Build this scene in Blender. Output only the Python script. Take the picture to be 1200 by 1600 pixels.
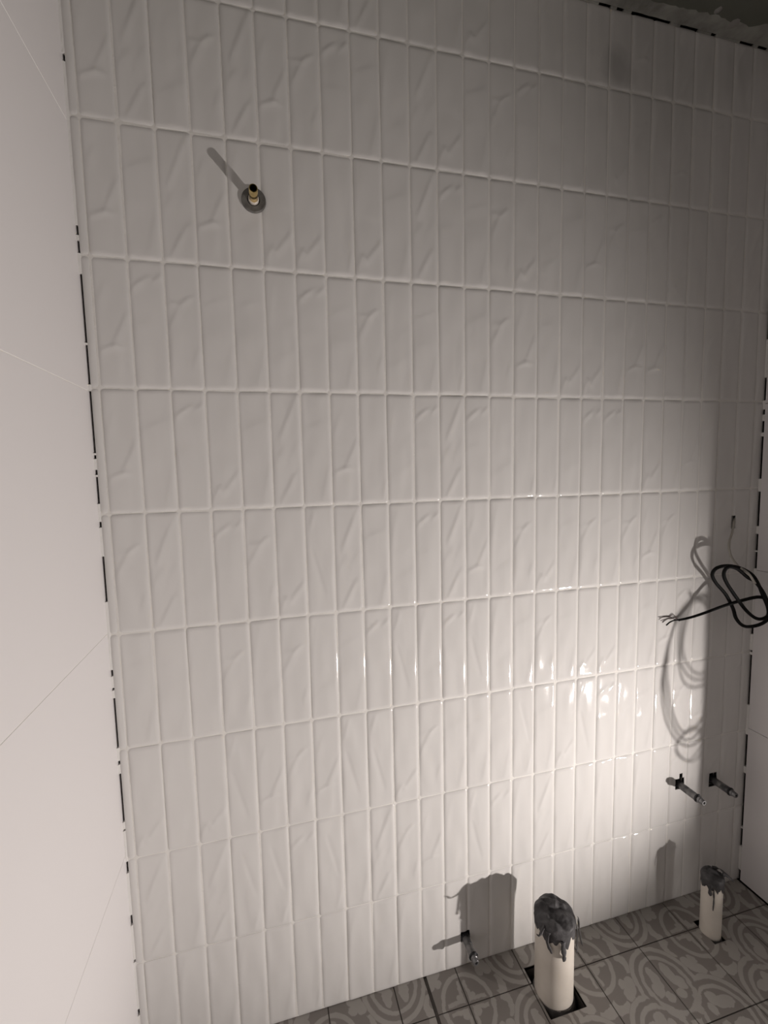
import bpy, bmesh, math, random
from mathutils import Vector, Matrix, noise

for o in list(bpy.data.objects):
    bpy.data.objects.remove(o)
scene = bpy.context.scene
COL = scene.collection

# ------------------------------------------------------------------ camera
FPX = 720.52
RM = CAM_R = ((0.96714254, -0.25330348, -0.02174063),
              (-0.04414431, -0.08310062, -0.99556294),
              (0.2503729, 0.963811, -0.09155205))      # right, down, forward
CAM = Vector((0.30695, -1.04892, 1.34358))
cd = bpy.data.cameras.new('camera')
cam = bpy.data.objects.new('camera', cd)
COL.objects.link(cam)
cd.sensor_fit = 'VERTICAL'
cd.sensor_height = 36.0
cd.lens = FPX / 1600.0 * 36.0
cd.clip_start = 0.01
r, d, fw = (Vector(v) for v in CAM_R)
cam.matrix_world = Matrix(((r.x, -d.x, -fw.x, CAM.x), (r.y, -d.y, -fw.y, CAM.y),
                           (r.z, -d.z, -fw.z, CAM.z), (0, 0, 0, 1)))
scene.camera = cam

# ------------------------------------------------------------------ world, lamp, exposure
world = bpy.data.worlds.new('world')
scene.world = world
world.use_nodes = True
world.node_tree.nodes['Background'].inputs[0].default_value = (0.02, 0.02, 0.02, 1)
world.node_tree.nodes['Background'].inputs[1].default_value = 0.2
LAMP = Vector((1.95, -1.0, 0.14))
_az, _el = math.radians(160.5), math.radians(25)
AIM = LAMP + Vector((math.cos(_el) * math.cos(_az), math.cos(_el) * math.sin(_az), math.sin(_el)))
LAMP_POWER = 124.0
LAMP_COLOR = (1.0, 0.915, 0.865)
ld = bpy.data.lights.new('work_light_beam', 'SPOT')
ld.energy = LAMP_POWER
ld.color = LAMP_COLOR
ld.spot_size = math.radians(90)
ld.spot_blend = 1.0
ld.shadow_soft_size = 0.014
lamp_light = bpy.data.objects.new('work_light_beam', ld)
COL.objects.link(lamp_light)
lamp_light.location = LAMP
lamp_light.rotation_euler = (AIM - LAMP).to_track_quat('-Z', 'Y').to_euler()
lamp_light.scale = (1.34, 1.0, 1.0)          # wide, flat flood beam
vs = scene.view_settings
vs.view_transform = 'Standard'
vs.look = 'None'
vs.gamma = 1.0
vs.use_curve_mapping = False
vs.exposure = 0.0

# ------------------------------------------------------------------ helpers
def ray(u, v):
    a, b = (u - 600) / FPX, (v - 800) / FPX
    return r * a + d * b + fw

def at_y(u, v, y=0.0):
    k = ray(u, v)
    return CAM + k * ((y - CAM.y) / k.y)

def at_z(u, v, z=0.0):
    k = ray(u, v)
    return CAM + k * ((z - CAM.z) / k.z)

def link(name, me, mat, parent=None):
    o = bpy.data.objects.new(name, me)
    COL.objects.link(o)
    if mat is not None and not me.materials:
        me.materials.append(mat)
    if parent is not None:
        o.parent = parent
    return o

def mesh(name, verts, faces, smooth=False):
    me = bpy.data.meshes.new(name)
    me.from_pydata([tuple(v) for v in verts], [], faces)
    me.validate()
    bm = bmesh.new(); bm.from_mesh(me)
    bmesh.ops.recalc_face_normals(bm, faces=bm.faces)
    bm.to_mesh(me); bm.free()
    if smooth:
        for p in me.polygons:
            p.use_smooth = True
    return me

def empty(name, loc, label, cat, group=None):
    o = bpy.data.objects.new(name, None)
    COL.objects.link(o)
    o.location = loc
    o.empty_display_size = 0.05
    o['label'] = label; o['category'] = cat
    if group:
        o['group'] = group
    return o

def cells_solid(xs, ys, keep, z0, z1, axis='z'):
    """Solid plate out of grid cells; cells with keep False are left out (holes). Plate in (x, y), thick in z."""
    V, F = [], []
    idx = {}
    def vid(i, j, k):
        key = (i, j, k)
        if key not in idx:
            idx[key] = len(V)
            V.append((xs[i], ys[j], (z0, z1)[k]))
        return idx[key]
    nx, ny = len(xs) - 1, len(ys) - 1
    K = lambda i, j: 0 <= i < nx and 0 <= j < ny and keep(i, j)
    for i in range(nx):
        for j in range(ny):
            if not K(i, j):
                continue
            F.append((vid(i, j, 1), vid(i + 1, j, 1), vid(i + 1, j + 1, 1), vid(i, j + 1, 1)))
            F.append((vid(i, j, 0), vid(i, j + 1, 0), vid(i + 1, j + 1, 0), vid(i + 1, j, 0)))
            if not K(i - 1, j): F.append((vid(i, j, 0), vid(i, j, 1), vid(i, j + 1, 1), vid(i, j + 1, 0)))
            if not K(i + 1, j): F.append((vid(i + 1, j, 0), vid(i + 1, j + 1, 0), vid(i + 1, j + 1, 1), vid(i + 1, j, 1)))
            if not K(i, j - 1): F.append((vid(i, j, 0), vid(i + 1, j, 0), vid(i + 1, j, 1), vid(i, j, 1)))
            if not K(i, j + 1): F.append((vid(i, j + 1, 0), vid(i, j + 1, 1), vid(i + 1, j + 1, 1), vid(i + 1, j + 1, 0)))
    if axis == 'y':      # plate in (x, z), thick in y
        V = [(a, c, b) for a, b, c in V]
    return V, F

def box_mesh(name, x0, x1, y0, y1, z0, z1, bevel=0.0):
    V, F = cells_solid([x0, x1], [y0, y1], lambda i, j: True, z0, z1)
    me = mesh(name, V, F)
    if bevel:
        bm = bmesh.new(); bm.from_mesh(me)
        bmesh.ops.bevel(bm, geom=bm.edges[:], offset=bevel, segments=1, affect='EDGES')
        bm.to_mesh(me); bm.free()
    return me

def catmull(pts, n=8):
    P = [Vector(p) for p in pts]
    P = [P[0] * 2 - P[1]] + P + [P[-1] * 2 - P[-2]]
    out = []
    for i in range(1, len(P) - 2):
        for k in range(n):
            t = k / n
            a, b, c, e = P[i - 1], P[i], P[i + 1], P[i + 2]
            out.append(0.5 * ((2 * b) + (c - a) * t + (2 * a - 5 * b + 4 * c - e) * t * t + (3 * b - a - 3 * c + e) * t ** 3))
    out.append(P[-2].copy())
    return out

def tube_data(path, rad, seg=10, V=None, F=None):
    V = [] if V is None else V
    F = [] if F is None else F
    base = len(V)
    n = len(path)
    rr = rad if callable(rad) else (lambda t: rad)
    T = [(path[min(i + 1, n - 1)] - path[max(i - 1, 0)]).normalized() for i in range(n)]
    up = Vector((0, 0, 1)) if abs(T[0].z) < 0.9 else Vector((1, 0, 0))
    u = T[0].cross(up).normalized()
    for i in range(n):
        u = (u - T[i] * u.dot(T[i])).normalized()
        w = T[i].cross(u)
        q = rr(i / (n - 1))
        for s in range(seg):
            a = 2 * math.pi * s / seg
            V.append(path[i] + (u * math.cos(a) + w * math.sin(a)) * q)
    for i in range(n - 1):
        for s in range(seg):
            s2 = (s + 1) % seg
            F.append((base + i * seg + s, base + i * seg + s2, base + (i + 1) * seg + s2, base + (i + 1) * seg + s))
    F.append(tuple(base + s for s in range(seg))[::-1])
    F.append(tuple(base + (n - 1) * seg + s for s in range(seg)))
    return V, F

def lathe(name, prof, origin, axis, seg=28, wob=None, smooth=True):
    """prof: list of (distance along axis, radius)."""
    axis = Vector(axis).normalized()
    up = Vector((0, 0, 1)) if abs(axis.z) < 0.9 else Vector((1, 0, 0))
    u = axis.cross(up).normalized(); w = axis.cross(u)
    V, F = [], []
    for i, (h, q) in enumerate(prof):
        for s in range(seg):
            a = 2 * math.pi * s / seg
            k = q * (1 + (wob(i, a) if wob else 0))
            V.append(Vector(origin) + axis * h + (u * math.cos(a) + w * math.sin(a)) * k)
    for i in range(len(prof) - 1):
        for s in range(seg):
            s2 = (s + 1) % seg
            F.append((i * seg + s, i * seg + s2, (i + 1) * seg + s2, (i + 1) * seg + s))
    if prof[0][1] > 1e-4: F.append(tuple(range(seg))[::-1])
    if prof[-1][1] > 1e-4: F.append(tuple((len(prof) - 1) * seg + s for s in range(seg)))
    me = mesh(name, V, F, smooth)
    if smooth:
        me.set_sharp_from_angle(angle=math.radians(38))
    return me

# ------------------------------------------------------------------ materials
def new_mat(name):
    m = bpy.data.materials.new(name); m.use_nodes = True
    nt = m.node_tree
    return m, nt, nt.nodes['Principled BSDF']

def M(name, color, rough=0.5, metal=0.0, var=0.0, vscale=8.0, bump=0.0, bscale=60.0, color2=None, spec=None):
    m, nt, b = new_mat(name)
    b.inputs['Base Color'].default_value = (*color, 1)
    b.inputs['Roughness'].default_value = rough
    b.inputs['Metallic'].default_value = metal
    if spec is not None:
        b.inputs['Specular IOR Level'].default_value = spec
    tc = nt.nodes.new('ShaderNodeTexCoord')
    if var or color2:
        n = nt.nodes.new('ShaderNodeTexNoise'); n.inputs['Scale'].default_value = vscale; n.inputs['Detail'].default_value = 5
        nt.links.new(tc.outputs['Object'], n.inputs['Vector'])
        cr = nt.nodes.new('ShaderNodeValToRGB')
        c2 = color2 or tuple(c * (1 - var) for c in color)
        cr.color_ramp.elements[0].position = 0.38; cr.color_ramp.elements[0].color = (*color, 1)
        cr.color_ramp.elements[1].position = 0.66; cr.color_ramp.elements[1].color = (*c2, 1)
        nt.links.new(n.outputs['Fac'], cr.inputs['Fac'])
        nt.links.new(cr.outputs['Color'], b.inputs['Base Color'])
    if bump:
        n = nt.nodes.new('ShaderNodeTexNoise'); n.inputs['Scale'].default_value = bscale; n.inputs['Detail'].default_value = 4
        nt.links.new(tc.outputs['Object'], n.inputs['Vector'])
        bp = nt.nodes.new('ShaderNodeBump'); bp.inputs['Strength'].default_value = bump; bp.inputs['Distance'].default_value = 0.003
        nt.links.new(n.outputs['Fac'], bp.inputs['Height'])
        nt.links.new(bp.outputs['Normal'], b.inputs['Normal'])
    return m

m_tile = M('glazed_white_tile', (0.765, 0.755, 0.74), 0.06, bump=0.05, bscale=45)
def add_stain(m):
    nt = m.node_tree; b = nt.nodes['Principled BSDF']
    geo = nt.nodes.new('ShaderNodeNewGeometry')
    nz = nt.nodes.new('ShaderNodeTexNoise'); nz.inputs['Scale'].default_value = 14; nz.inputs['Detail'].default_value = 4
    nt.links.new(geo.outputs['Position'], nz.inputs['Vector'])
    sub = nt.nodes.new('ShaderNodeVectorMath'); sub.operation = 'DISTANCE'
    sub.inputs[1].default_value = tuple(at_y(966, 106))
    nt.links.new(geo.outputs['Position'], sub.inputs[0])
    ma = nt.nodes.new('ShaderNodeMath'); ma.operation = 'MULTIPLY_ADD'
    nt.links.new(nz.outputs['Fac'], ma.inputs[0]); ma.inputs[1].default_value = 0.07
    nt.links.new(sub.outputs['Value'], ma.inputs[2])
    cr = nt.nodes.new('ShaderNodeValToRGB')
    c = b.inputs['Base Color'].default_value[:3]
    cr.color_ramp.elements[0].position = 0.055; cr.color_ramp.elements[0].color = (*[q * 0.74 for q in c], 1)
    cr.color_ramp.elements[1].position = 0.095; cr.color_ramp.elements[1].color = (*c, 1)
    nt.links.new(ma.outputs[0], cr.inputs['Fac']); nt.links.new(cr.outputs['Color'], b.inputs['Base Color'])
add_stain(m_tile)
m_grout = M('white_grout', (0.86, 0.845, 0.81), 0.75, var=0.06, vscale=30, bump=0.3, bscale=250)
m_wtile = M('satin_white_tile', (0.80, 0.78, 0.782), 0.42, bump=0.02, bscale=20)
m_fill = M('white_joint_filler', (0.78, 0.77, 0.75), 0.8, bump=0.3, bscale=200)
m_board = M('dark_cement_board', (0.016, 0.015, 0.014), 0.9, var=0.4, vscale=30)
m_plaster = M('grey_base_plaster', (0.30, 0.29, 0.275), 0.85, var=0.05, vscale=3)
m_ceil = M('green_grey_ceiling_board', (0.145, 0.15, 0.125), 0.9, var=0.15, vscale=6)
m_smear = M('pale_joint_compound', (0.36, 0.36, 0.33), 0.9, var=0.4, vscale=18, bump=0.6, bscale=60)
m_fgrout = M('brown_floor_grout', (0.10, 0.09, 0.082), 0.9, var=0.3, vscale=40)
m_hole = M('dark_floor_cavity', (0.02, 0.017, 0.015), 0.95, var=0.3, vscale=40)
m_brass = M('polished_brass', (0.78, 0.60, 0.28), 0.16, 1.0, var=0.25, vscale=90)
m_disc = M('grey_rubber_seal', (0.17, 0.165, 0.155), 0.6, var=0.45, vscale=60, bump=0.4, bscale=150)
m_black = M('black_rubber', (0.006, 0.006, 0.006), 0.55)
m_bore = M('black_bore', (0.004, 0.004, 0.004), 0.9)
m_steel = M('dusty_grey_steel', (0.075, 0.076, 0.08), 0.45, 0.3, color2=(0.24, 0.235, 0.23), vscale=45)
m_steel_dark = M('dark_steel_collar', (0.03, 0.03, 0.032), 0.4, 0.5)
m_steel_tip = M('zinc_nozzle', (0.20, 0.20, 0.205), 0.35, 0.6)
m_pvc = M('cream_plastic_pipe', (0.74, 0.69, 0.62), 0.38, color2=(0.66, 0.61, 0.54), vscale=14)
m_dirt = M('grey_mortar_dirt', (0.22, 0.21, 0.20), 0.9, var=0.4, vscale=50)
m_tape = M('grey_duct_tape', (0.085, 0.083, 0.086), 0.6, var=0.55, vscale=35, bump=1.0, bscale=60, spec=0.3)
m_cable = M('black_cable_jacket', (0.004, 0.004, 0.004), 0.65, spec=0.2)
m_strand = M('brown_wire_core', (0.09, 0.06, 0.055), 0.5)
m_pale = M('pale_cable_jacket', (0.42, 0.40, 0.36), 0.5)
m_wood = M('white_painted_frame', (0.72, 0.71, 0.69), 0.5)
m_yellow = M('yellow_lamp_housing', (0.55, 0.36, 0.03), 0.5)
m_led, _nt, _b = new_mat('led_panel')
_b.inputs['Emission Color'].default_value = (1, 0.93, 0.88, 1)
_b.inputs['Emission Strength'].default_value = 45.0

# printed cement-tile pattern, in world metres on the floor
FX0, FPXX = 1.2635, 0.1715        # quatrefoil axis and pitch in x
FY0, FPY = -0.2795, 0.1905        # quatrefoil axis and pitch in y
def floor_material():
    m, nt, b = new_mat('patterned_cement_tile')
    N, Lk = nt.nodes, nt.links
    def put(sock, v):
        if isinstance(v, (int, float)): sock.default_value = v
        else: Lk.new(v, sock)
    def op(o, a, bb=None, c=None, clamp=False):
        n = N.new('ShaderNodeMath'); n.operation = o; n.use_clamp = clamp
        put(n.inputs[0], a)
        if bb is not None: put(n.inputs[1], bb)
        if c is not None: put(n.inputs[2], c)
        return n.outputs[0]
    geo = N.new('ShaderNodeNewGeometry')
    nz = N.new('ShaderNodeTexNoise'); nz.inputs['Scale'].default_value = 55; nz.inputs['Detail'].default_value = 3
    Lk.new(geo.outputs['Position'], nz.inputs['Vector'])
    sep = N.new('ShaderNodeSeparateXYZ'); Lk.new(geo.outputs['Position'], sep.inputs[0])
    wob = op('MULTIPLY', op('SUBTRACT', nz.outputs['Fac'], 0.5), 0.09)
    a = op('ABSOLUTE', op('SUBTRACT', op('FLOORED_MODULO', op('ADD', op('DIVIDE', op('SUBTRACT', sep.outputs[0], FX0), FPXX), 1.0), 2.0), 1.0))
    c = op('ABSOLUTE', op('SUBTRACT', op('FLOORED_MODULO', op('ADD', op('DIVIDE', op('SUBTRACT', sep.outputs[1], FY0), FPY), 1.0), 2.0), 1.0))
    a = op('ADD', a, wob); c = op('ADD', c, op('MULTIPLY', wob, -0.8))
    lo, hi = op('MINIMUM', a, c), op('MAXIMUM', a, c)       # mirror over the diagonal
    def dist(x, y, sx=1.0, sy=1.0):
        dx = op('DIVIDE', op('SUBTRACT', lo, x), sx); dy = op('DIVIDE', op('SUBTRACT', hi, y), sy)
        return op('SQRT', op('ADD', op('MULTIPLY', dx, dx), op('MULTIPLY', dy, dy)))
    def inside(dd, q, soft=0.012):
        return op('MULTIPLY_ADD', op('SUBTRACT', q, dd), 1.0 / soft, 0.5, True)
    def band(dd, q0, q1):
        return op('MULTIPLY', inside(dd, q1), op('SUBTRACT', 1.0, inside(dd, q0)))
    AND = lambda x, y: op('MULTIPLY', x, y)
    OR = lambda x, y: op('MAXIMUM', x, y)
    NOT = lambda x: op('SUBTRACT', 1.0, x)
    dl = dist(0.0, 0.50)                      # lobe of the quatrefoil
    lobe = inside(dl, 0.49)
    rings = OR(band(dl, 0.425, 0.49), band(dl, 0.31, 0.365))
    fleur = OR(OR(inside(dist(0.13, 0.60, 0.5, 1.0), 0.15), inside(dist(0.20, 0.47), 0.085)), inside(dist(0.10, 0.36, 1.0, 0.8), 0.075))
    fleur = AND(fleur, NOT(inside(lo, 0.035)))
    inner = OR(rings, fleur)
    inner = OR(inner, inside(dist(0.16, 0.16), 0.06))
    dr = dist(1.0, 1.0)                       # small ring at the tile corners
    out = OR(band(dr, 0.34, 0.40), inside(dist(0.90, 0.90, 1.0, 1.0), 0.045))
    out = OR(out, AND(inside(dr, 0.30), inside(op('ABSOLUTE', op('SUBTRACT', hi, 0.945)), 0.025)))
    club = OR(OR(inside(dist(0.585, 0.60), 0.085), inside(dist(0.65, 0.535), 0.06)), inside(dist(0.53, 0.655), 0.075))
    club = OR(club, inside(dist(0.65, 0.67), 0.05))
    hook = AND(inside(dist(0.44, 0.885, 0.65, 1.0), 0.14), NOT(inside(dist(0.54, 0.84, 0.8, 1.0), 0.11)))
    out = AND(OR(OR(out, club), hook), NOT(lobe))
    fac = OR(AND(inner, lobe), out)
    n2 = N.new('ShaderNodeTexNoise'); n2.inputs['Scale'].default_value = 22; n2.inputs['Detail'].default_value = 6
    Lk.new(geo.outputs['Position'], n2.inputs['Vector'])
    fac = op('MULTIPLY', fac, op('MULTIPLY_ADD', n2.outputs['Fac'], 0.5, 0.6, True))
    mix = N.new('ShaderNodeMix'); mix.data_type = 'RGBA'
    mix.inputs[6].default_value = (0.25, 0.23, 0.213, 1)
    mix.inputs[7].default_value = (0.43, 0.41, 0.385, 1)
    Lk.new(fac, mix.inputs[0])
    mul = N.new('ShaderNodeMix'); mul.data_type = 'RGBA'; mul.blend_type = 'MULTIPLY'; mul.inputs[0].default_value = 0.35
    Lk.new(mix.outputs[2], mul.inputs[6]); Lk.new(n2.outputs['Color'], mul.inputs[7])
    Lk.new(mix.outputs[2], b.inputs['Base Color'])
    b.inputs['Roughness'].default_value = 0.55
    return m
m_floor = floor_material()

# ------------------------------------------------------------------ room dimensions
XL, XR, ZC, YB = -0.020, 1.735, 2.460, -2.30      # left wall, right wall, ceiling, wall behind the camera
TW, TH, ZT = 0.065625, 0.2525, 2.5275             # wall-tile pitch; z of grid row 0
JAMB0, JAMB1, DOORH = -0.427, -1.34, 2.06         # doorway in the right wall
row_z = lambda k: ZT - k * TH

def struct(name, me, mat, parent=None):
    o = link(name, me, mat, parent)
    if parent is None:
        o['kind'] = 'structure'
    return o

# holes through the tiled wall: rectangles (x0, x1, z0, z1)
HOLES = [(0.299, 0.329, 1.892, 1.922),            # shower outlet
         (1.466, 1.500, 0.364, 0.397), (1.480, 1.493, 0.397, 0.412),   # left basin supply
         (1.596, 1.626, 0.345, 0.390),            # right basin supply
         (0.767, 0.793, 0.071, 0.100),            # toilet supply
         (1.637, 1.652, 1.148, 1.186)]            # cable hole
def in_hole(x, z):
    return any(h[0] < x < h[1] and h[2] < z < h[3] for h in HOLES)

# tiled wall: backing, grout bed, tiles
wall = struct('wall_back', box_mesh('wall_back', XL - 0.15, XR + 0.12, 0.0125, 0.10, -0.02, ZC + 0.02), m_board)
wall['label'] = 'wall of stacked vertical white wavy glazed tiles with pale grout'
def snapped(lo, hi, step, extra):
    n = max(1, int(round((hi - lo) / step)))
    v = [lo + (hi - lo) * i / n for i in range(n + 1)] + [e for e in extra if lo < e < hi]
    v.sort()
    out = [v[0]]
    for q in v[1:]:
        if q - out[-1] > 1e-5: out.append(q)
    return out
gx = snapped(XL + 0.0045, XR + 0.006, 0.5, [e for h in HOLES for e in h[:2]])
gz = snapped(0.0015, ZC - 0.006, 0.5, [e for h in HOLES for e in h[2:]])
V, F = cells_solid(gx, gz, lambda i, j: not in_hole((gx[i] + gx[i + 1]) / 2, (gz[j] + gz[j + 1]) / 2), 0.0012, 0.0120, 'y')
struct('grout', mesh('grout', V, F), m_grout, wall)

# relief of the pressed tile faces: ridges (u0, v0, u1, v1, height mm, width mm), v from the bottom
MM = 0.001
RELIEF = {
    'A': [(0.28, 0.60, 0.80, 0.93, 1.0, 4.0), (0.26, 0.05, 0.72, 0.28, 1.0, 4.0), (0.15, 0.40, 0.36, 0.50, 0.5, 5.0), (0.60, 0.42, 0.85, 0.55, 0.5, 7.0)],
    'B': [(0.02, 0.76, 0.30, 0.83, 0.8, 3.2), (0.30, 0.83, 0.52, 0.87, 0.8, 3.5), (0.70, 0.84, 0.97, 0.90, 0.9, 3.2), (0.10, 0.50, 0.55, 0.52, 0.35, 8.0)],
    'C': [(0.10, 0.29, 0.45, 0.335, 0.9, 3.0), (0.45, 0.335, 0.72, 0.33, 0.7, 3.2), (0.50, 0.35, 0.90, 0.58, 0.9, 4.2), (0.15, 0.66, 0.28, 0.78, 0.6, 4.5), (0.70, 0.05, 0.72, 0.28, -0.4, 6.0)],
    'D': [(0.12, 0.62, 0.25, 0.88, 0.5, 4.0), (0.20, 0.24, 0.95, 0.36, 0.35, 8.0), (0.55, 0.52, 0.95, 0.60, 0.3, 9.0)],
    'E': [(0.15, 0.685, 0.45, 0.685, 0.6, 3.5), (0.45, 0.685, 0.70, 0.735, 1.0, 3.2), (0.08, 0.49, 0.38, 0.645, 0.9, 4.2), (0.75, 0.20, 0.85, 0.31, 0.7, 4.5), (0.20, 0.20, 0.16, 0.46, 0.4, 7.0)],
    'F': [(0.16, 0.80, 0.28, 0.93, 0.8, 3.0), (0.24, 0.60, 0.62, 0.20, -0.7, 3.2), (0.36, 0.93, 0.52, 0.60, 0.4, 8.0)],
    'G': [(0.05, 0.08, 0.28, 0.19, 0.8, 3.5), (0.28, 0.19, 0.42, 0.155, 0.7, 3.2), (0.42, 0.155, 0.95, 0.33, 0.9, 4.2), (0.30, 0.50, 0.95, 0.46, -0.35, 8.0)],
    'H': [(0.05, 0.66, 0.80, 0.75, 0.38, 6.5), (0.66, 0.06, 0.90, 0.34, 0.5, 5.0), (0.10, 0.42, 0.60, 0.45, 0.25, 10.0)],
    'I': [(0.78, 0.05, 0.92, 0.22, 0.9, 3.2), (0.62, 0.20, 0.80, 0.60, -0.3, 9.0)],
}
for k in 'FDG':
    RELIEF[k.lower()] = [(1 - a, 1 - b, 1 - c, 1 - e, h, w) for a, b, c, e, h, w in RELIEF[k]]

def relief(pat, x, z, w, h, seed):
    y = 0.0
    for (u0, v0, u1, v1, hh, ww) in RELIEF[pat]:
        ax, az, bx, bz = u0 * TW, v0 * TH, u1 * TW, v1 * TH
        dx, dz = bx - ax, bz - az
        L2 = dx * dx + dz * dz
        t = max(0.0, min(1.0, ((x - ax) * dx + (z - az) * dz) / L2))
        px, pz = x - ax - t * dx, z - az - t * dz
        side = (px * dz - pz * dx)            # sharper on one flank, long run-out on the other
        q = math.hypot(px, pz) / (ww * MM * (2.3 if side > 0 else 0.85))
        y += hh * MM * 1.3 * math.exp(-q * q) * (0.55 + 0.45 * math.sin(math.pi * min(1, max(0, 0.1 + 0.8 * t))))
    y += 0.35 * MM * (1 - (2 * x / TW - 1) ** 2)
    y += 1.25 * MM * noise.noise((x * 36 + seed * 7.3, z * 13 + seed * 3.1, seed * 1.7))
    return y

def tile_mesh(key, pat, seed, u0, u1, v0, v1, holes=()):
    """Face of one pressed tile between joints; local origin at the tile's middle, face towards -y."""
    x0, x1, z0, z1 = u0 * TW, u1 * TW, v0 * TH, v1 * TH
    nx = max(3, int(round((x1 - x0) / 0.0036))); nz = max(4, int(round((z1 - z0) / 0.0044)))
    fx = [x0] + [x0 + 0.0014 + (x1 - x0 - 0.0028) * i / nx for i in range(nx + 1)] + [x1]
    fz = [z0] + [z0 + 0.0014 + (z1 - z0 - 0.0028) * j / nz for j in range(nz + 1)] + [z1]
    fx = snapped(x0, x1, 9, fx[1:-1] + [e for h in holes for e in h[:2]])
    fz = snapped(z0, z1, 9, fz[1:-1] + [e for h in holes for e in h[2:]])
    cx, cz = (x0 + x1) / 2, (z0 + z1) / 2
    NX, NZ = len(fx), len(fz)
    V, F = [], []
    ph = 1.5 * MM
    for j in range(NZ):
        for i in range(NX):
            x, z = fx[i], fz[j]
            e = min(x - x0, x1 - x); g = min(z - z0, z1 - z)
            y = relief(pat, x, z, TW, TH, seed) * min(1, e / 0.008 + 0.15) * min(1, g / 0.008 + 0.15)
            y -= ph * (max(0, 1 - e / 0.0062) ** 2 + max(0, 1 - g / 0.0062) ** 2)
            V.append((x - cx, -y, z - cz))
    hole = lambda x, z: any(h[0] < x < h[1] and h[2] < z < h[3] for h in holes)
    cell = lambda i, j: not hole((fx[i] + fx[i + 1]) / 2, (fz[j] + fz[j + 1]) / 2)
    for j in range(NZ - 1):
        for i in range(NX - 1):
            if cell(i, j):
                F.append((j * NX + i, j * NX + i + 1, (j + 1) * NX + i + 1, (j + 1) * NX + i))
    # body: rim down to the bed, plus the walls of any cut-out
    bot = {}
    def down(k):
        if k not in bot:
            bot[k] = len(V); V.append((V[k][0], 0.0085, V[k][2]))
        return bot[k]
    has = lambda i, j: 0 <= i < NX - 1 and 0 <= j < NZ - 1 and cell(i, j)
    for j in range(NZ - 1):
        for i in range(NX - 1):
            if not has(i, j): continue
            a, b, c, e = j * NX + i, j * NX + i + 1, (j + 1) * NX + i + 1, (j + 1) * NX + i
            for (p, q, ii, jj) in ((a, b, i, j - 1), (b, c, i + 1, j), (c, e, i, j + 1), (e, a, i - 1, j)):
                if not has(ii, jj):
                    F.append((q, p, down(p), down(q)))
    me = bpy.data.meshes.new('tile')
    me.from_pydata(V, [], F)
    me.validate()
    for p in me.polygons: p.use_smooth = True
    me.set_sharp_from_angle(angle=math.radians(50))
    me.materials.append(m_tile)
    return me

ROWS = {
    1: 'CADEACEBHDAGHEBDIHGEDCHBDH',
    2: 'CHACDGGIGHABHEGDHCEHBGDHEA',
    3: 'CBEHHDBHEDHIHECHGGHCCDHEBD',
    4: 'CHBGHAHCIDBABDIIDBBDGHCEDH',
    5: 'EADBEGFAHDBACDEGHEHECEHDBG',
    6: 'HHDEDEDHBFDBFDHEHGGDHCBEHD',
    7: 'GDGFCECFFGEHHHfHGFBDHHECDB',
    8: 'AHAffBfHAECDFBDAHHDHDHBHED',
    9: 'HDHDHIHDHDHIDHDHIHDHDIHDHD',
    0: 'DHBHEDCHABDHGIHEBDHCDAHBED'}
rnd = random.Random(5)
cache = {}
for k in range(10):
    gz_top = {8: 0.0010, 9: 0.0007}.get(k, 0.0016)
    gz_bot = {7: 0.0010, 8: 0.0007, 9: -0.0014}.get(k, 0.0016)
    v0 = gz_bot / TH; v1 = 1 - gz_top / TH
    if k == 0: v1 = (ZC - 0.004 - row_z(1)) / TH
    for c in range(-1, 27):
        u0 = u1 = 0.0
        gap = 0.0016
        u0, u1 = gap / TW, 1 - gap / TW
        if c == -1: u0 = (XL + 0.0042 + TW) / TW
        if c == 26: u1 = (XR + 0.006 - 26 * TW) / TW
        if k >= 6 and c >= 21: u0, u1 = 0.0009 / TW, (u1 if c == 26 else 1 - 0.0009 / TW)
        pat = ROWS[k][c] if 0 <= c < 26 else 'D'
        bx, bz = c * TW, row_z(k + 1)
        hl = [(h[0] - bx, h[1] - bx, h[2] - bz, h[3] - bz) for h in HOLES
              if h[1] > bx and h[0] < bx + TW and h[3] > bz and h[2] < bz + TH]
        sd = rnd.randrange(3)
        key = (pat, sd, round(u0, 4), round(u1, 4), round(v0, 4), round(v1, 4), (k, c) if hl else None)
        if key not in cache:
            cache[key] = tile_mesh(key, pat, sd + 3 * (ord(pat) % 11), u0, u1, v0, v1, hl)
        o = link('tile', cache[key], m_tile, wall)
        j = 0.0003 if 0 <= c < 26 and 0 < k < 9 and not hl else 0.0
        o.location = (bx + (u0 + u1) / 2 * TW + rnd.uniform(-j, j), -0.0004 + rnd.uniform(-0.0004, 0.0003), bz + (v0 + v1) / 2 * TH + rnd.uniform(-j, j))
        if 0 <= c < 26 and not hl:
            o.rotation_euler = (rnd.uniform(-.0035, .0035), rnd.uniform(-.0012, .0012) * (0 < k < 9), rnd.uniform(-.013, .013))

# side walls: large satin tiles over a backing
wl = struct('wall_left', box_mesh('wall_left', XL - 0.15, XL - 0.0105, YB - 0.1, 0.0125, -0.02, ZC + 0.02), m_board)
wl['label'] = 'plain left wall of large flat satin white tiles'
LZ = [0.003, 0.517, 1.017, 1.5115, 2.010, ZC - 0.003]
yl = [0.010, -0.99, -1.99, YB]
for i in range(3):
    for k in range(5):
        link('tile', box_mesh('tile', XL - 0.0100, XL, yl[i + 1] + 0.0006, yl[i] - 0.0006, LZ[k] + 0.0007, LZ[k + 1] - 0.0007, 0.0004), m_wtile, wl)
V, F = cells_solid([XL - 0.0103, XL - 0.0006], yl[::-1], lambda i, j: True, 0.004, ZC - 0.004)
struct('grout', mesh('grout', V, F), m_grout, wl)

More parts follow.
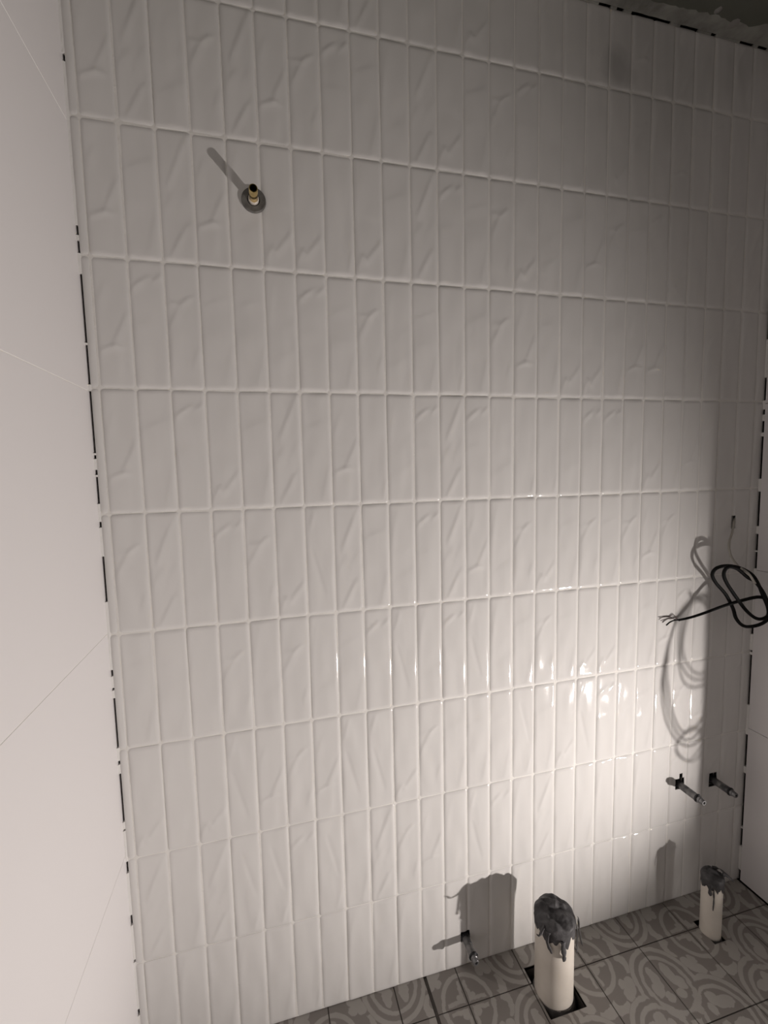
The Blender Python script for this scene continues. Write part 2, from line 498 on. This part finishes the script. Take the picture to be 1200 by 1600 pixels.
wr = struct('wall_right', mesh('wall_right', *cells_solid([YB - 0.1, JAMB1, JAMB0, 0.0125], [-0.02, DOORH, ZC + 0.02], lambda i, j: not (i == 1 and j == 0), 0, 0.1)), m_board)
for v in wr.data.vertices:
    v.co = (XR + 0.0105 + v.co.z, v.co.x, v.co.y)
wr['label'] = 'narrow shaded strip of right wall with satin white tiles'
for k in range(5):
    link('tile', box_mesh('tile', XR, XR + 0.0100, JAMB0, -0.0068, LZ[k] + 0.0007, LZ[k + 1] - 0.0007, 0.0004), m_wtile, wr)
    link('tile', box_mesh('tile', XR, XR + 0.0100, YB, JAMB1, LZ[k] + 0.0007, LZ[k + 1] - 0.0007, 0.0004), m_wtile, wr)
link('tile', box_mesh('tile', XR, XR + 0.0100, JAMB1 + 0.001, JAMB0 - 0.001, DOORH, ZC - 0.003, 0.0004), m_wtile, wr)

fr = struct('trim_1', mesh('trim_1', *cells_solid([JAMB1 - 0.0, JAMB1 + 0.03, JAMB0 - 0.03, JAMB0 - 0.0], [0.0, DOORH - 0.03, DOORH - 0.0005], lambda i, j: not (i == 1 and j == 0), 0, 0.135)), m_wood)
for v in fr.data.vertices:
    v.co = (XR + 0.001 + v.co.z, v.co.x, v.co.y)
struct('wall_front', box_mesh('wall_front', XL - 0.15, XR + 0.12, YB - 0.2, YB - 0.1005, -0.02, ZC + 0.02), m_plaster)
struct('wall_front_lining', box_mesh('wall_front_lining', XL, XR, YB - 0.10, YB, 0.0, ZC), m_plaster)

# ceiling with a smeared joint along the tiled wall
ce = struct('ceiling', box_mesh('ceiling', XL - 0.15, 3.2, YB - 0.2, 0.10, ZC + 0.0205, ZC + 0.08), m_plaster)
cb = struct('ceiling_board', box_mesh('ceiling_board', XL - 0.0, XR, YB, -0.0035, ZC, ZC + 0.02), m_ceil, ce)
rs = random.Random(3)
V, F = [], []
nS = 150
for i in range(nS + 1):
    x = XL + 0.002 + (XR - XL - 0.004) * i / nS
    e = 0.050 + 0.040 * noise.noise((x * 4.0, 1.3, 0)) + 0.022 * noise.noise((x * 17, 5.0, 0)) + 0.008 * noise.noise((x * 60, 9.0, 0))
    for j, t in enumerate((0.0, 0.25, 0.6, 1.0)):
        V.append((x, -0.0036 - max(0.012, e) * t, ZC - 0.0001 - (0.0034, 0.0030, 0.0018, 0.0)[j] * (0.7 + 0.5 * noise.noise((x * 40, j * 3.1, 2)))))
for i in range(nS):
    for j in range(3):
        F.append((i * 4 + j, i * 4 + j + 1, (i + 1) * 4 + j + 1, (i + 1) * 4 + j))
link('joint_compound', mesh('joint_compound', V, F, True), m_smear, ce)
for (px, py, sz) in ((1122, 16, 0.010), (1146, 38, 0.016), (1044, 28, 0.007)):
    p = at_z(px, py, ZC)
    V, F = [], []
    for i in range(5):
        for s in range(10):
            a = s * math.pi / 5
            q = sz * (0.5 + 0.1 * i) * (1 + 0.35 * noise.noise((math.cos(a) * 1.5, math.sin(a) * 1.5, sz * 900 + i * 0.2)))
            V.append((p.x + math.cos(a) * q * (i + 0.2) / 4.2, p.y + math.sin(a) * q * (i + 0.2) / 4.2, ZC - 0.003 * (1 - (i / 4) ** 2) - 0.0005))
    for i in range(4):
        for s in range(10):
            F.append((i * 10 + s, i * 10 + (s + 1) % 10, (i + 1) * 10 + (s + 1) % 10, (i + 1) * 10 + s))
    F.append(tuple(range(10)))
    link('plaster_splash', mesh('plaster_splash', V, F, True), m_plaster, ce)

# joint filler in the room's corners, broken where the photograph shows open black gaps
def fillers(gaps, lo, hi, make, parent):
    g = sorted(gaps); p = lo
    for a, b in g + [(hi, hi)]:
        if a - p > 0.002:
            make(p, a, parent)
        p = max(p, b)
def ragged(a, b, wfun, dep):
    n = max(2, int((b - a) / 0.012))
    return [a + (b - a) * i / n for i in range(n + 1)]
def fill_left(a, b, parent):
    V, F = [], []
    ts = ragged(a, b, None, None)
    for i, z in enumerate(ts):
        k = 0.0006 * noise.noise((z * 60, 3.3, 0))
        V += [(XL - 0.0005, 0.006, z), (XL - 0.0005, -0.0016 - k, z), (XL + 0.0022, -0.0002 + k, z), (XL + 0.0050, 0.0012, z), (XL + 0.0050, 0.006, z)]
    for i in range(len(ts) - 1):
        for j in range(5):
            F.append((i * 5 + j, i * 5 + (j + 1) % 5, (i + 1) * 5 + (j + 1) % 5, (i + 1) * 5 + j))
    F += [tuple(range(5)), tuple(range(len(V) - 5, len(V)))]
    link('corner_filler', mesh('corner_filler', V, F), m_fill, parent)
def fill_right(a, b, parent):
    V, F = [], []
    ts = ragged(a, b, None, None)
    for i, z in enumerate(ts):
        k = 0.0006 * noise.noise((z * 60, 8.3, 0))
        V += [(XR + 0.007, -0.0074, z), (XR - 0.0006 - k, -0.0078, z), (XR - 0.0002 + k, -0.0035, z), (XR - 0.0012, 0.0004 + k, z), (XR + 0.007, 0.0004, z)]
    for i in range(len(ts) - 1):
        for j in range(5):
            F.append((i * 5 + j, i * 5 + (j + 1) % 5, (i + 1) * 5 + (j + 1) % 5, (i + 1) * 5 + j))
    F += [tuple(range(5)), tuple(range(len(V) - 5, len(V)))]
    link('corner_filler', mesh('corner_filler', V, F), m_fill, parent)
def fill_top(a, b, parent):
    V, F = [], []
    ts = ragged(a, b, None, None)
    for i, x in enumerate(ts):
        k = 0.0014 * noise.noise((x * 60, 4.1, 0))
        V += [(x, 0.006, ZC - 0.0001), (x, -0.0045 - k, ZC - 0.0001), (x, -0.0026 + k, ZC - 0.0042), (x, 0.0008, ZC - 0.0062), (x, 0.006, ZC - 0.0062)]
    for i in range(len(ts) - 1):
        for j in range(5):
            F.append((i * 5 + j, i * 5 + (j + 1) % 5, (i + 1) * 5 + (j + 1) % 5, (i + 1) * 5 + j))
    F += [tuple(range(5)), tuple(range(len(V) - 5, len(V)))]
    link('corner_filler', mesh('corner_filler', V, F), m_smear, parent)

def left_px(y):   # pixel row on the left corner -> height
    x = 95 + (214 - 95) * (y / 1600.0)
    return at_y(x + 12 * math.sin(math.pi * y / 1600), y).z
LEFT = [(83, 96), (352, 368), (376, 396), (428, 536), (539, 601), (611, 708), (711, 717), (734, 742), (745, 787), (815, 824), (869, 940),
        (1046, 1056), (1074, 1078), (1090, 1168), (1188, 1194), (1208, 1284), (1295, 1298), (1346, 1364), (1430, 1446), (1500, 1504), (1578, 1588)]
fillers([(left_px(b), left_px(a)) for a, b in LEFT], 0.002, ZC - 0.004, fill_left, wl)
def right_px(y):
    return at_y(1155 + (1200 - 1155) * (1375 - y) / 945.0, y).z
RIGHT = [(300, 330), (380, 455), (470, 531), (590, 626), (640, 648), (658, 676), (682, 748), (768, 822), (834, 860), (862, 888), (976, 990), (1015, 1018),
         (1022, 1100), (1146, 1196), (1206, 1290), (1292, 1320), (1356, 1374)]
fillers([(right_px(b), right_px(a)) for a, b in RIGHT], 0.002, ZC - 0.004, fill_right, wr)
TOP = [(935, 954), (963, 974), (986, 1047), (1062, 1090), (1110, 1118), (1155, 1176), (1183, 1198)]
top_px = lambda x: at_y(x, 2 + (x - 935) * 0.288).x
fillers([(top_px(a), top_px(b)) for a, b in TOP], XL + 0.003, XR - 0.003, fill_top, ce)

# ------------------------------------------------------------------ floor
FH = [(0.927, 1.030, -0.172, -0.050), (1.473, 1.513, -0.140, -0.071)]     # cut-outs round the drains
fl = struct('floor', box_mesh('floor', XL - 0.15, 3.2, YB - 0.2, 0.10, -0.09, -0.058), m_hole)
fl['label'] = 'floor of grey patterned tiles with quatrefoil rings'
gx = snapped(XL, XR, 9, [e for h in FH for e in h[:2]]); gy = snapped(YB, 0.012, 9, [e for h in FH for e in h[2:]])
V, F = cells_solid(gx, gy, lambda i, j: not any(h[0] < (gx[i] + gx[i + 1]) / 2 < h[1] and h[2] < (gy[j] + gy[j + 1]) / 2 < h[3] for h in FH), -0.0575, -0.0022)
struct('grout', mesh('grout', V, F), m_fgrout, fl)
xs = [FX0 + FPXX * i for i in range(-8, 4)]
xs = sorted([x for x in xs if XL + 0.01 < x < XR - 0.01] + [XL + 0.002, XR - 0.002, 0.6635])
ys = [-0.089 - FPY * i for i in range(0, 13)]
ys = [0.0040] + [y for y in ys if y > YB] + [YB + 0.001]
for i in range(len(xs) - 1):
    for j in range(len(ys) - 1):
        g0 = 0.0045 if abs(xs[i] - 0.6635) < 1e-4 else 0.0014
        g1 = 0.0045 if abs(xs[i + 1] - 0.6635) < 1e-4 else 0.0014
        x0, x1, y0, y1 = xs[i] + g0, xs[i + 1] - g1, ys[j + 1] + 0.0014, ys[j] - (0.0014 if j else 0)
        ax = snapped(x0, x1, 9, [e for h in FH for e in h[:2]]); ay = snapped(y0, y1, 9, [e for h in FH for e in h[2:]])
        kp = lambda a, b: not any(h[0] < (ax[a] + ax[a + 1]) / 2 < h[1] and h[2] < (ay[b] + ay[b + 1]) / 2 < h[3] for h in FH)
        link('tile', mesh('tile', *cells_solid(ax, ay, kp, -0.009, rnd.uniform(-0.0004, 0.0003))), m_floor, fl)

# hallway beyond the doorway, where the work light stands
struct('floor_hall', box_mesh('floor_hall', XR + 0.012, 3.1, YB - 0.1, 0.0, -0.0575, 0.0), M('grey_screed', (0.3, 0.29, 0.27), 0.9, var=0.2, vscale=5))
struct('wall_hall_end', box_mesh('wall_hall_end', XR + 0.12, 3.2, 0.0, 0.1, -0.02, ZC + 0.02), m_plaster)
struct('wall_hall_side', box_mesh('wall_hall_side', 3.1, 3.2, YB - 0.2, 0.0, -0.02, ZC + 0.02), m_plaster)
struct('wall_hall_near', box_mesh('wall_hall_near', XR + 0.12, 3.1, YB - 0.2, YB - 0.1, -0.02, ZC + 0.02), m_plaster)

# ------------------------------------------------------------------ brass shower outlet
c0 = Vector((0.3135, 0.0, 1.9065))
t = empty('shower_outlet_pipe', c0, 'short brass pipe stub with grey seal ring high on tiled wall', 'pipe')
def part(parent, name, me, mat, label=None):
    o = link(name, me, mat)
    o.parent = parent
    o.matrix_parent_inverse = Matrix.Translation(-parent.location)
    if label: o['label'] = label
    return o
part(t, 'seal_ring', lathe('seal_ring', [(0.004, 0.0125), (0.004, 0.0238), (-0.001, 0.0250), (-0.0050, 0.0246), (-0.0062, 0.0236), (-0.0062, 0.0128), (0.004, 0.0125)], c0, (0, 1, 0), 40), m_disc, 'scuffed grey seal ring')
part(t, 'white_collar', lathe('white_collar', [(0.004, 0.0080), (0.004, 0.0108), (-0.0105, 0.0104), (-0.0115, 0.0094), (-0.0115, 0.0080), (0.004, 0.0080)], c0, (0, 1, 0), 28), m_pvc)
part(t, 'brass_tube', lathe('brass_tube', [(0.010, 0.0068), (0.010, 0.0086), (-0.022, 0.0086), (-0.023, 0.0090), (-0.034, 0.0090), (-0.0355, 0.0086), (-0.0455, 0.0086), (-0.0462, 0.0081), (-0.0462, 0.0069), (0.009, 0.0068)], c0, (0, 1, 0), 32), m_brass)
part(t, 'bore', lathe('bore', [(0.011, 0.0067), (-0.030, 0.0066)], c0, (0, 1, 0), 24), m_bore)

# ------------------------------------------------------------------ water supply stubs
def supply(loc, length, label, tip_tilt=(0, 0), group='grey water supply stubs on the tiled wall'):
    loc = Vector(loc)
    t = empty('water_supply_pipe', loc, label, 'pipe', group)
    ax = Vector((tip_tilt[0], -1, tip_tilt[1])).normalized()
    s = length / 0.08
    part(t, 'base_nut', lathe('base_nut', [(-0.010, 0.0128), (0.006 * s, 0.0128), (0.0075 * s, 0.0116)], loc, ax, 6, smooth=False), m_steel_dark)
    body = part(t, 'pipe_body', lathe('pipe_body', [(-0.008, 0.0098), (0.008, 0.0098), (0.009, 0.0103), (0.030 * s, 0.0103), (0.031 * s, 0.0096), (0.033 * s, 0.0096), (0.034 * s, 0.0103), (0.058 * s, 0.0103)], loc, ax, 24), m_steel)
    part(t, 'collar', lathe('collar', [(0.0575 * s, 0.0085), (0.0575 * s, 0.0114), (0.0585 * s, 0.0120), (0.0615 * s, 0.0120), (0.0625 * s, 0.0112), (0.0625 * s, 0.0080)], loc, ax, 24), m_steel_dark)
    part(t, 'nozzle', lathe('nozzle', [(0.060 * s, 0.0090), (0.069 * s, 0.0088), (0.070 * s, 0.0078), (0.0793 * s, 0.0074), (0.080 * s, 0.0068), (0.080 * s, 0.0040), (0.066 * s, 0.0034)], loc, ax, 20), m_steel_tip)
    part(t, 'bore', lathe('bore', [(0.064 * s, 0.0039), (0.0790 * s, 0.0039)], loc, ax, 16), m_bore)
    return t
supply((1.4805, 0.0, 0.3785), 0.084, 'grey water stub with silver nozzle, left one under the hanging black cable')
supply((1.6120, 0.0, 0.3660), 0.074, 'grey water stub nearest the right corner, in the shaded strip')
supply((0.7790, 0.0, 0.0855), 0.070, 'grey water stub low by the floor beside the thick drain pipe', (0.0, -0.03))

# ------------------------------------------------------------------ drain pipes with taped tops
def drain(cx, cy, rad, h, tape_h, label, seed, flaps):
    loc = Vector((cx, cy, 0.0))
    t = empty('drain_pipe', loc, label, 'pipe', 'taped drain pipes standing in the floor')
    part(t, 'pipe', lathe('pipe', [(-0.056, rad), (h - 0.012, rad), (h - 0.010, rad - 0.004), (h - 0.06, rad - 0.004)], loc, (0, 0, 1), 48), m_pvc)
    part(t, 'mortar_ring', lathe('mortar_ring', [(-0.056, rad + 0.010), (-0.030, rad + 0.007), (-0.012, rad + 0.003), (-0.004, rad + 0.0006)], loc, (0, 0, 1), 32,
         wob=lambda i, a: 0.10 * noise.noise((math.cos(a) * 2 + seed, math.sin(a) * 2, i * 0.7))), m_dirt)
    # cap: ring of tape on the side with a torn lower edge, bulging folded top
    seg, V, F = 64, [], []
    lev = 21
    for i in range(lev):
        for s in range(seg):
            a = 2 * math.pi * s / seg
            ca, sa = math.cos(a), math.sin(a)
            n1 = noise.noise((ca * 2.2 + seed, sa * 2.2, i * 0.22))
            n2 = noise.noise((ca * 6 + seed, sa * 6, i * 0.6))
            low = h - tape_h * (0.80 + 0.55 * noise.noise((ca * 3.1 + seed * 2, sa * 3.1, 7)) + 0.18 * noise.noise((ca * 11, sa * 11, seed)))
            if i < 8:
                f = i / 7.0
                z = low + (h - 0.006 - low) * f
                q = rad + 0.0016 + 0.05 * rad * f * (0.4 + n1) + 0.030 * rad * abs(n2) * f
            else:
                f = (i - 7) / 13.0
                q = rad * math.cos(f * math.pi / 2 * 0.98) * (1.04 + 0.08 * n1)
                gx_, gy_ = ca * q / rad, sa * q / rad
                fold = abs(noise.noise((gx_ * 1.1 + gy_ * 1.9 + seed, gx_ * 0.5, seed))) + 0.5 * noise.noise((gx_ * 3.2 + seed, gy_ * 3.2, 2))
                z = h - 0.004 + rad * (0.30 * math.sin(f * math.pi / 2) + 0.34 * fold * math.sin(f * math.pi / 2) + 0.14 * gy_ * f
                     + 0.045 * math.sin(11 * (gx_ + 0.7 * gy_) + 5 * noise.noise((gx_ * 2, gy_ * 2, seed))) * math.sin(f * math.pi / 2))
            V.append((cx + ca * q, cy + sa * q, z))
    for i in range(lev - 1):
        for s in range(seg):
            F.append((i * seg + s, i * seg + (s + 1) % seg, (i + 1) * seg + (s + 1) % seg, (i + 1) * seg + s))
    F.append(tuple((lev - 1) * seg + s for s in range(seg)))
    me = mesh('tape_cap', V, F, True)
    cap = part(t, 'tape_cap', me, m_tape, 'crumpled dark grey tape cap')
    for pts, w in flaps:
        path = catmull([loc + Vector(p) for p in pts], 6)
        V, F = [], []
        n = len(path)
        for i, p in enumerate(path):
            tg = (path[min(i + 1, n - 1)] - path[max(i - 1, 0)]).normalized()
            out = Vector((p.x - cx, p.y - cy, 0)).normalized()
            sd = tg.cross(out).normalized()
            nn = sd.cross(tg).normalized()
            tw = 0.6 * noise.noise((p.x * 90, p.y * 90, p.z * 90 + seed))
            sd = (sd * math.cos(tw) + nn * math.sin(tw)).normalized()
            ww = w * (0.75 + 0.5 * noise.noise((i * 0.45, seed, w * 300)))
            for k in (-1, -0.3, 0.4, 1):
                V.append(p + sd * ww * k + nn * 0.0016 * (1 - k * k))
            for k in (1, 0.4, -0.3, -1):
                V.append(p + sd * ww * k + nn * (0.0016 * (1 - k * k) - 0.0012))
        for i in range(n - 1):
            for k in range(8):
                F.append((i * 8 + k, i * 8 + (k + 1) % 8, (i + 1) * 8 + (k + 1) % 8, (i + 1) * 8 + k))
        F += [tuple(range(8)), tuple(range(len(V) - 8, len(V)))]
        o = link('tape_flap', mesh('tape_flap', V, F, True), m_tape)
        o.parent = cap
    return t
drain(0.9745, -0.1140, 0.0475, 0.214, 0.050, 'thick cream drain pipe with crumpled grey tape cap beside low water stub', 1.7,
      [([(0.046, -0.030, 0.215), (0.058, -0.018, 0.195), (0.064, -0.012, 0.165), (0.068, -0.014, 0.135), (0.071, -0.016, 0.118)], 0.0042),
       ([(0.038, -0.036, 0.205), (0.042, -0.034, 0.178), (0.041, -0.034, 0.150), (0.042, -0.033, 0.128)], 0.0052),
       ([(-0.044, -0.022, 0.214), (-0.055, -0.026, 0.203), (-0.064, -0.030, 0.200), (-0.070, -0.033, 0.207)], 0.0040),
       ([(-0.040, -0.032, 0.205), (-0.043, -0.032, 0.180), (-0.036, -0.040, 0.155)], 0.0065),
       ([(-0.012, -0.051, 0.190), (-0.010, -0.053, 0.160), (-0.008, -0.053, 0.140)], 0.0075)])
drain(1.4955, -0.1060, 0.0262, 0.178, 0.042, 'slim cream drain pipe with dark tape cap near the right corner', 4.4,
      [([(0.014, -0.016, 0.186), (0.026, -0.020, 0.184), (0.038, -0.022, 0.174), (0.046, -0.022, 0.166)], 0.0075),
       ([(0.004, 0.006, 0.192), (0.020, -0.004, 0.190), (0.034, -0.010, 0.180)], 0.0070),
       ([(-0.022, -0.014, 0.170), (-0.028, -0.016, 0.150), (-0.027, -0.018, 0.134)], 0.0052),
       ([(-0.018, -0.020, 0.150), (-0.019, -0.022, 0.120), (-0.018, -0.020, 0.088)], 0.0022)])

# ------------------------------------------------------------------ loose electrical cables by the right wall
def px_path(pts):
    return [at_y(u, v, y) for u, v, y in pts]
cpath = px_path([(1060, 969, -0.006), (1078, 965, -0.018), (1100, 958, -0.033), (1130, 947, -0.052), (1160, 938, -0.068), (1188, 933, -0.080),
                 (1204, 943, -0.086), (1205, 961, -0.080), (1191, 974, -0.070), (1173, 979, -0.062), (1160, 977, -0.058), (1150, 966, -0.055), (1145, 950, -0.053),
                 (1134, 929, -0.050), (1118, 910, -0.048), (1113, 897, -0.048), (1121, 887, -0.052), (1140, 884, -0.058), (1160, 889, -0.064),
                 (1175, 898, -0.070), (1184, 911, -0.076), (1192, 930, -0.084), (1200, 950, -0.088), (1199, 963, -0.086), (1184, 967, -0.080), (1167, 955, -0.074),
                 (1148, 930, -0.070), (1134, 908, -0.066), (1131, 895, -0.066), (1138, 886, -0.070), (1152, 889, -0.078), (1168, 902, -0.086), (1180, 909, -0.094), (1192, 925, -0.100),
                 (1202, 946, -0.104), (1212, 962, -0.110)])
tc = empty('electrical_cable', cpath[0], 'black electrical cable looped by the right corner with stripped wire ends on tiles', 'cable')
V, F = tube_data(catmull(cpath, 7), lambda t: 0.0031 + 0.0016 * min(1, t * 7), 10)
part(tc, 'jacket', mesh('jacket', V, F, True), m_cable)
for pts, rad, mt in (([(1060, 969, -0.006), (1052, 967, -0.007), (1045, 964, -0.005), (1030, 965, -0.003)], 0.0009, m_strand),
                     ([(1060, 969, -0.006), (1054, 965, -0.009), (1048, 967, -0.008), (1040, 967, -0.007), (1032, 970, -0.005)], 0.0009, m_strand),
                     ([(1060, 969, -0.006), (1052, 960, -0.004), (1046, 963, -0.003), (1037, 964, -0.003)], 0.0009, m_strand),
                     ([(1062, 969, -0.007), (1055, 969, -0.009), (1047, 972, -0.010), (1041, 977, -0.010)], 0.0019, m_cable)):
    V, F = tube_data(catmull(px_path(pts), 6), rad, 8)
    part(tc, 'wire_end', mesh('wire_end', V, F, True), mt)
wp = px_path([(1148, 808, 0.010), (1147, 815, -0.004), (1144, 832, -0.014), (1139, 850, -0.024), (1142, 868, -0.036), (1153, 884, -0.056), (1163, 891, -0.078), (1171, 898, -0.094), (1180, 912, -0.100)])
tw = empty('wall_cable', wp[0], 'pale cable drooping from small hole in tiles above black cable', 'cable')
V, F = tube_data(catmull(wp, 8), 0.0030, 10)
part(tw, 'jacket', mesh('jacket', V, F, True), m_pale)

# cable coil hanging on the wall beside the doorway; it throws the looping shadows on the tiles
hook = Vector((XR, -0.35, 0.672))
tk = empty('cable_coil', hook, 'coil of black cable hung on the right wall beside the doorway', 'cable')
V, F = tube_data(catmull([(XR + 0.004, -0.35, 0.672), (XR - 0.03, -0.35, 0.672), (XR - 0.07, -0.35, 0.668), (XR - 0.085, -0.35, 0.680)], 6), 0.003, 8)
part(tk, 'hook', mesh('hook', V, F, True), m_steel)
V, F = [], []
def loop(cx, cz, rx, rz, y, rad, ph=0.0):
    pts = [Vector((cx + rx * math.cos(a), y + 0.004 * math.sin(3 * a + ph), cz + rz * math.sin(a) + 0.004 * math.sin(2 * a + ph))) for a in [2 * math.pi * i / 40 for i in range(41)]]
    tube_data(pts, rad, 8, V, F)
for q in range(3):
    loop(1.662 + 0.004 * q, 0.520 + 0.004 * q, 0.070 - 0.0065 * q, 0.147 - 0.008 * q, -0.345 - 0.008 * q, 0.0022, q)
for q in range(3):
    loop(1.680 + 0.003 * q, 0.575 + 0.002 * q, 0.050 - 0.006 * q, 0.092 - 0.010 * q, -0.352 - 0.007 * q, 0.0020, q + 4)
for q in range(2):
    loop(1.668, 0.372, 0.034 - 0.005 * q, 0.034 - 0.004 * q, -0.350 - 0.006 * q, 0.0015, q)
part(tk, 'turns', mesh('turns', V, F, True), m_cable)

# ------------------------------------------------------------------ work light standing in the hallway (outside the frame)
dirn = (AIM - LAMP).normalized()
base = Vector((LAMP.x, LAMP.y, 0)) - Vector((dirn.x, dirn.y, 0)) * 0.05
tl = empty('work_light', base, 'yellow flood work light on a low stand beyond the doorway', 'lamp')
q = (AIM - LAMP).to_track_quat('-Z', 'Y').to_matrix().to_4x4()
hm = box_mesh('housing', -0.06, 0.06, -0.05, 0.05, 0.028, 0.062, 0.004); hm.transform(Matrix.Translation(LAMP) @ q)
part(tl, 'housing', hm, m_yellow)
pm = box_mesh('led_panel', -0.050, 0.050, -0.035, 0.035, 0.0245, 0.0285); pm.transform(Matrix.Translation(LAMP) @ q)
part(tl, 'led_panel', pm, m_led)
V, F = [], []
for sy in (-1, 1):
    s = Vector((-dirn.y, dirn.x, 0)).normalized() * 0.068 * sy
    tube_data([base + s + Vector((0.05, 0, 0.006)), base + s + Vector((-0.05, 0, 0.006))], 0.006, 8, V, F)
    tube_data([base + s + Vector((0, 0, 0.004)), LAMP - dirn * 0.045 + s], 0.006, 8, V, F)
tube_data([base + Vector((-dirn.y, dirn.x, 0)).normalized() * 0.068 + Vector((0.05, 0, 0.006)), base - Vector((-dirn.y, dirn.x, 0)).normalized() * 0.068 + Vector((0.05, 0, 0.006))], 0.006, 8, V, F)
part(tl, 'stand', mesh('stand', V, F), m_steel_dark)
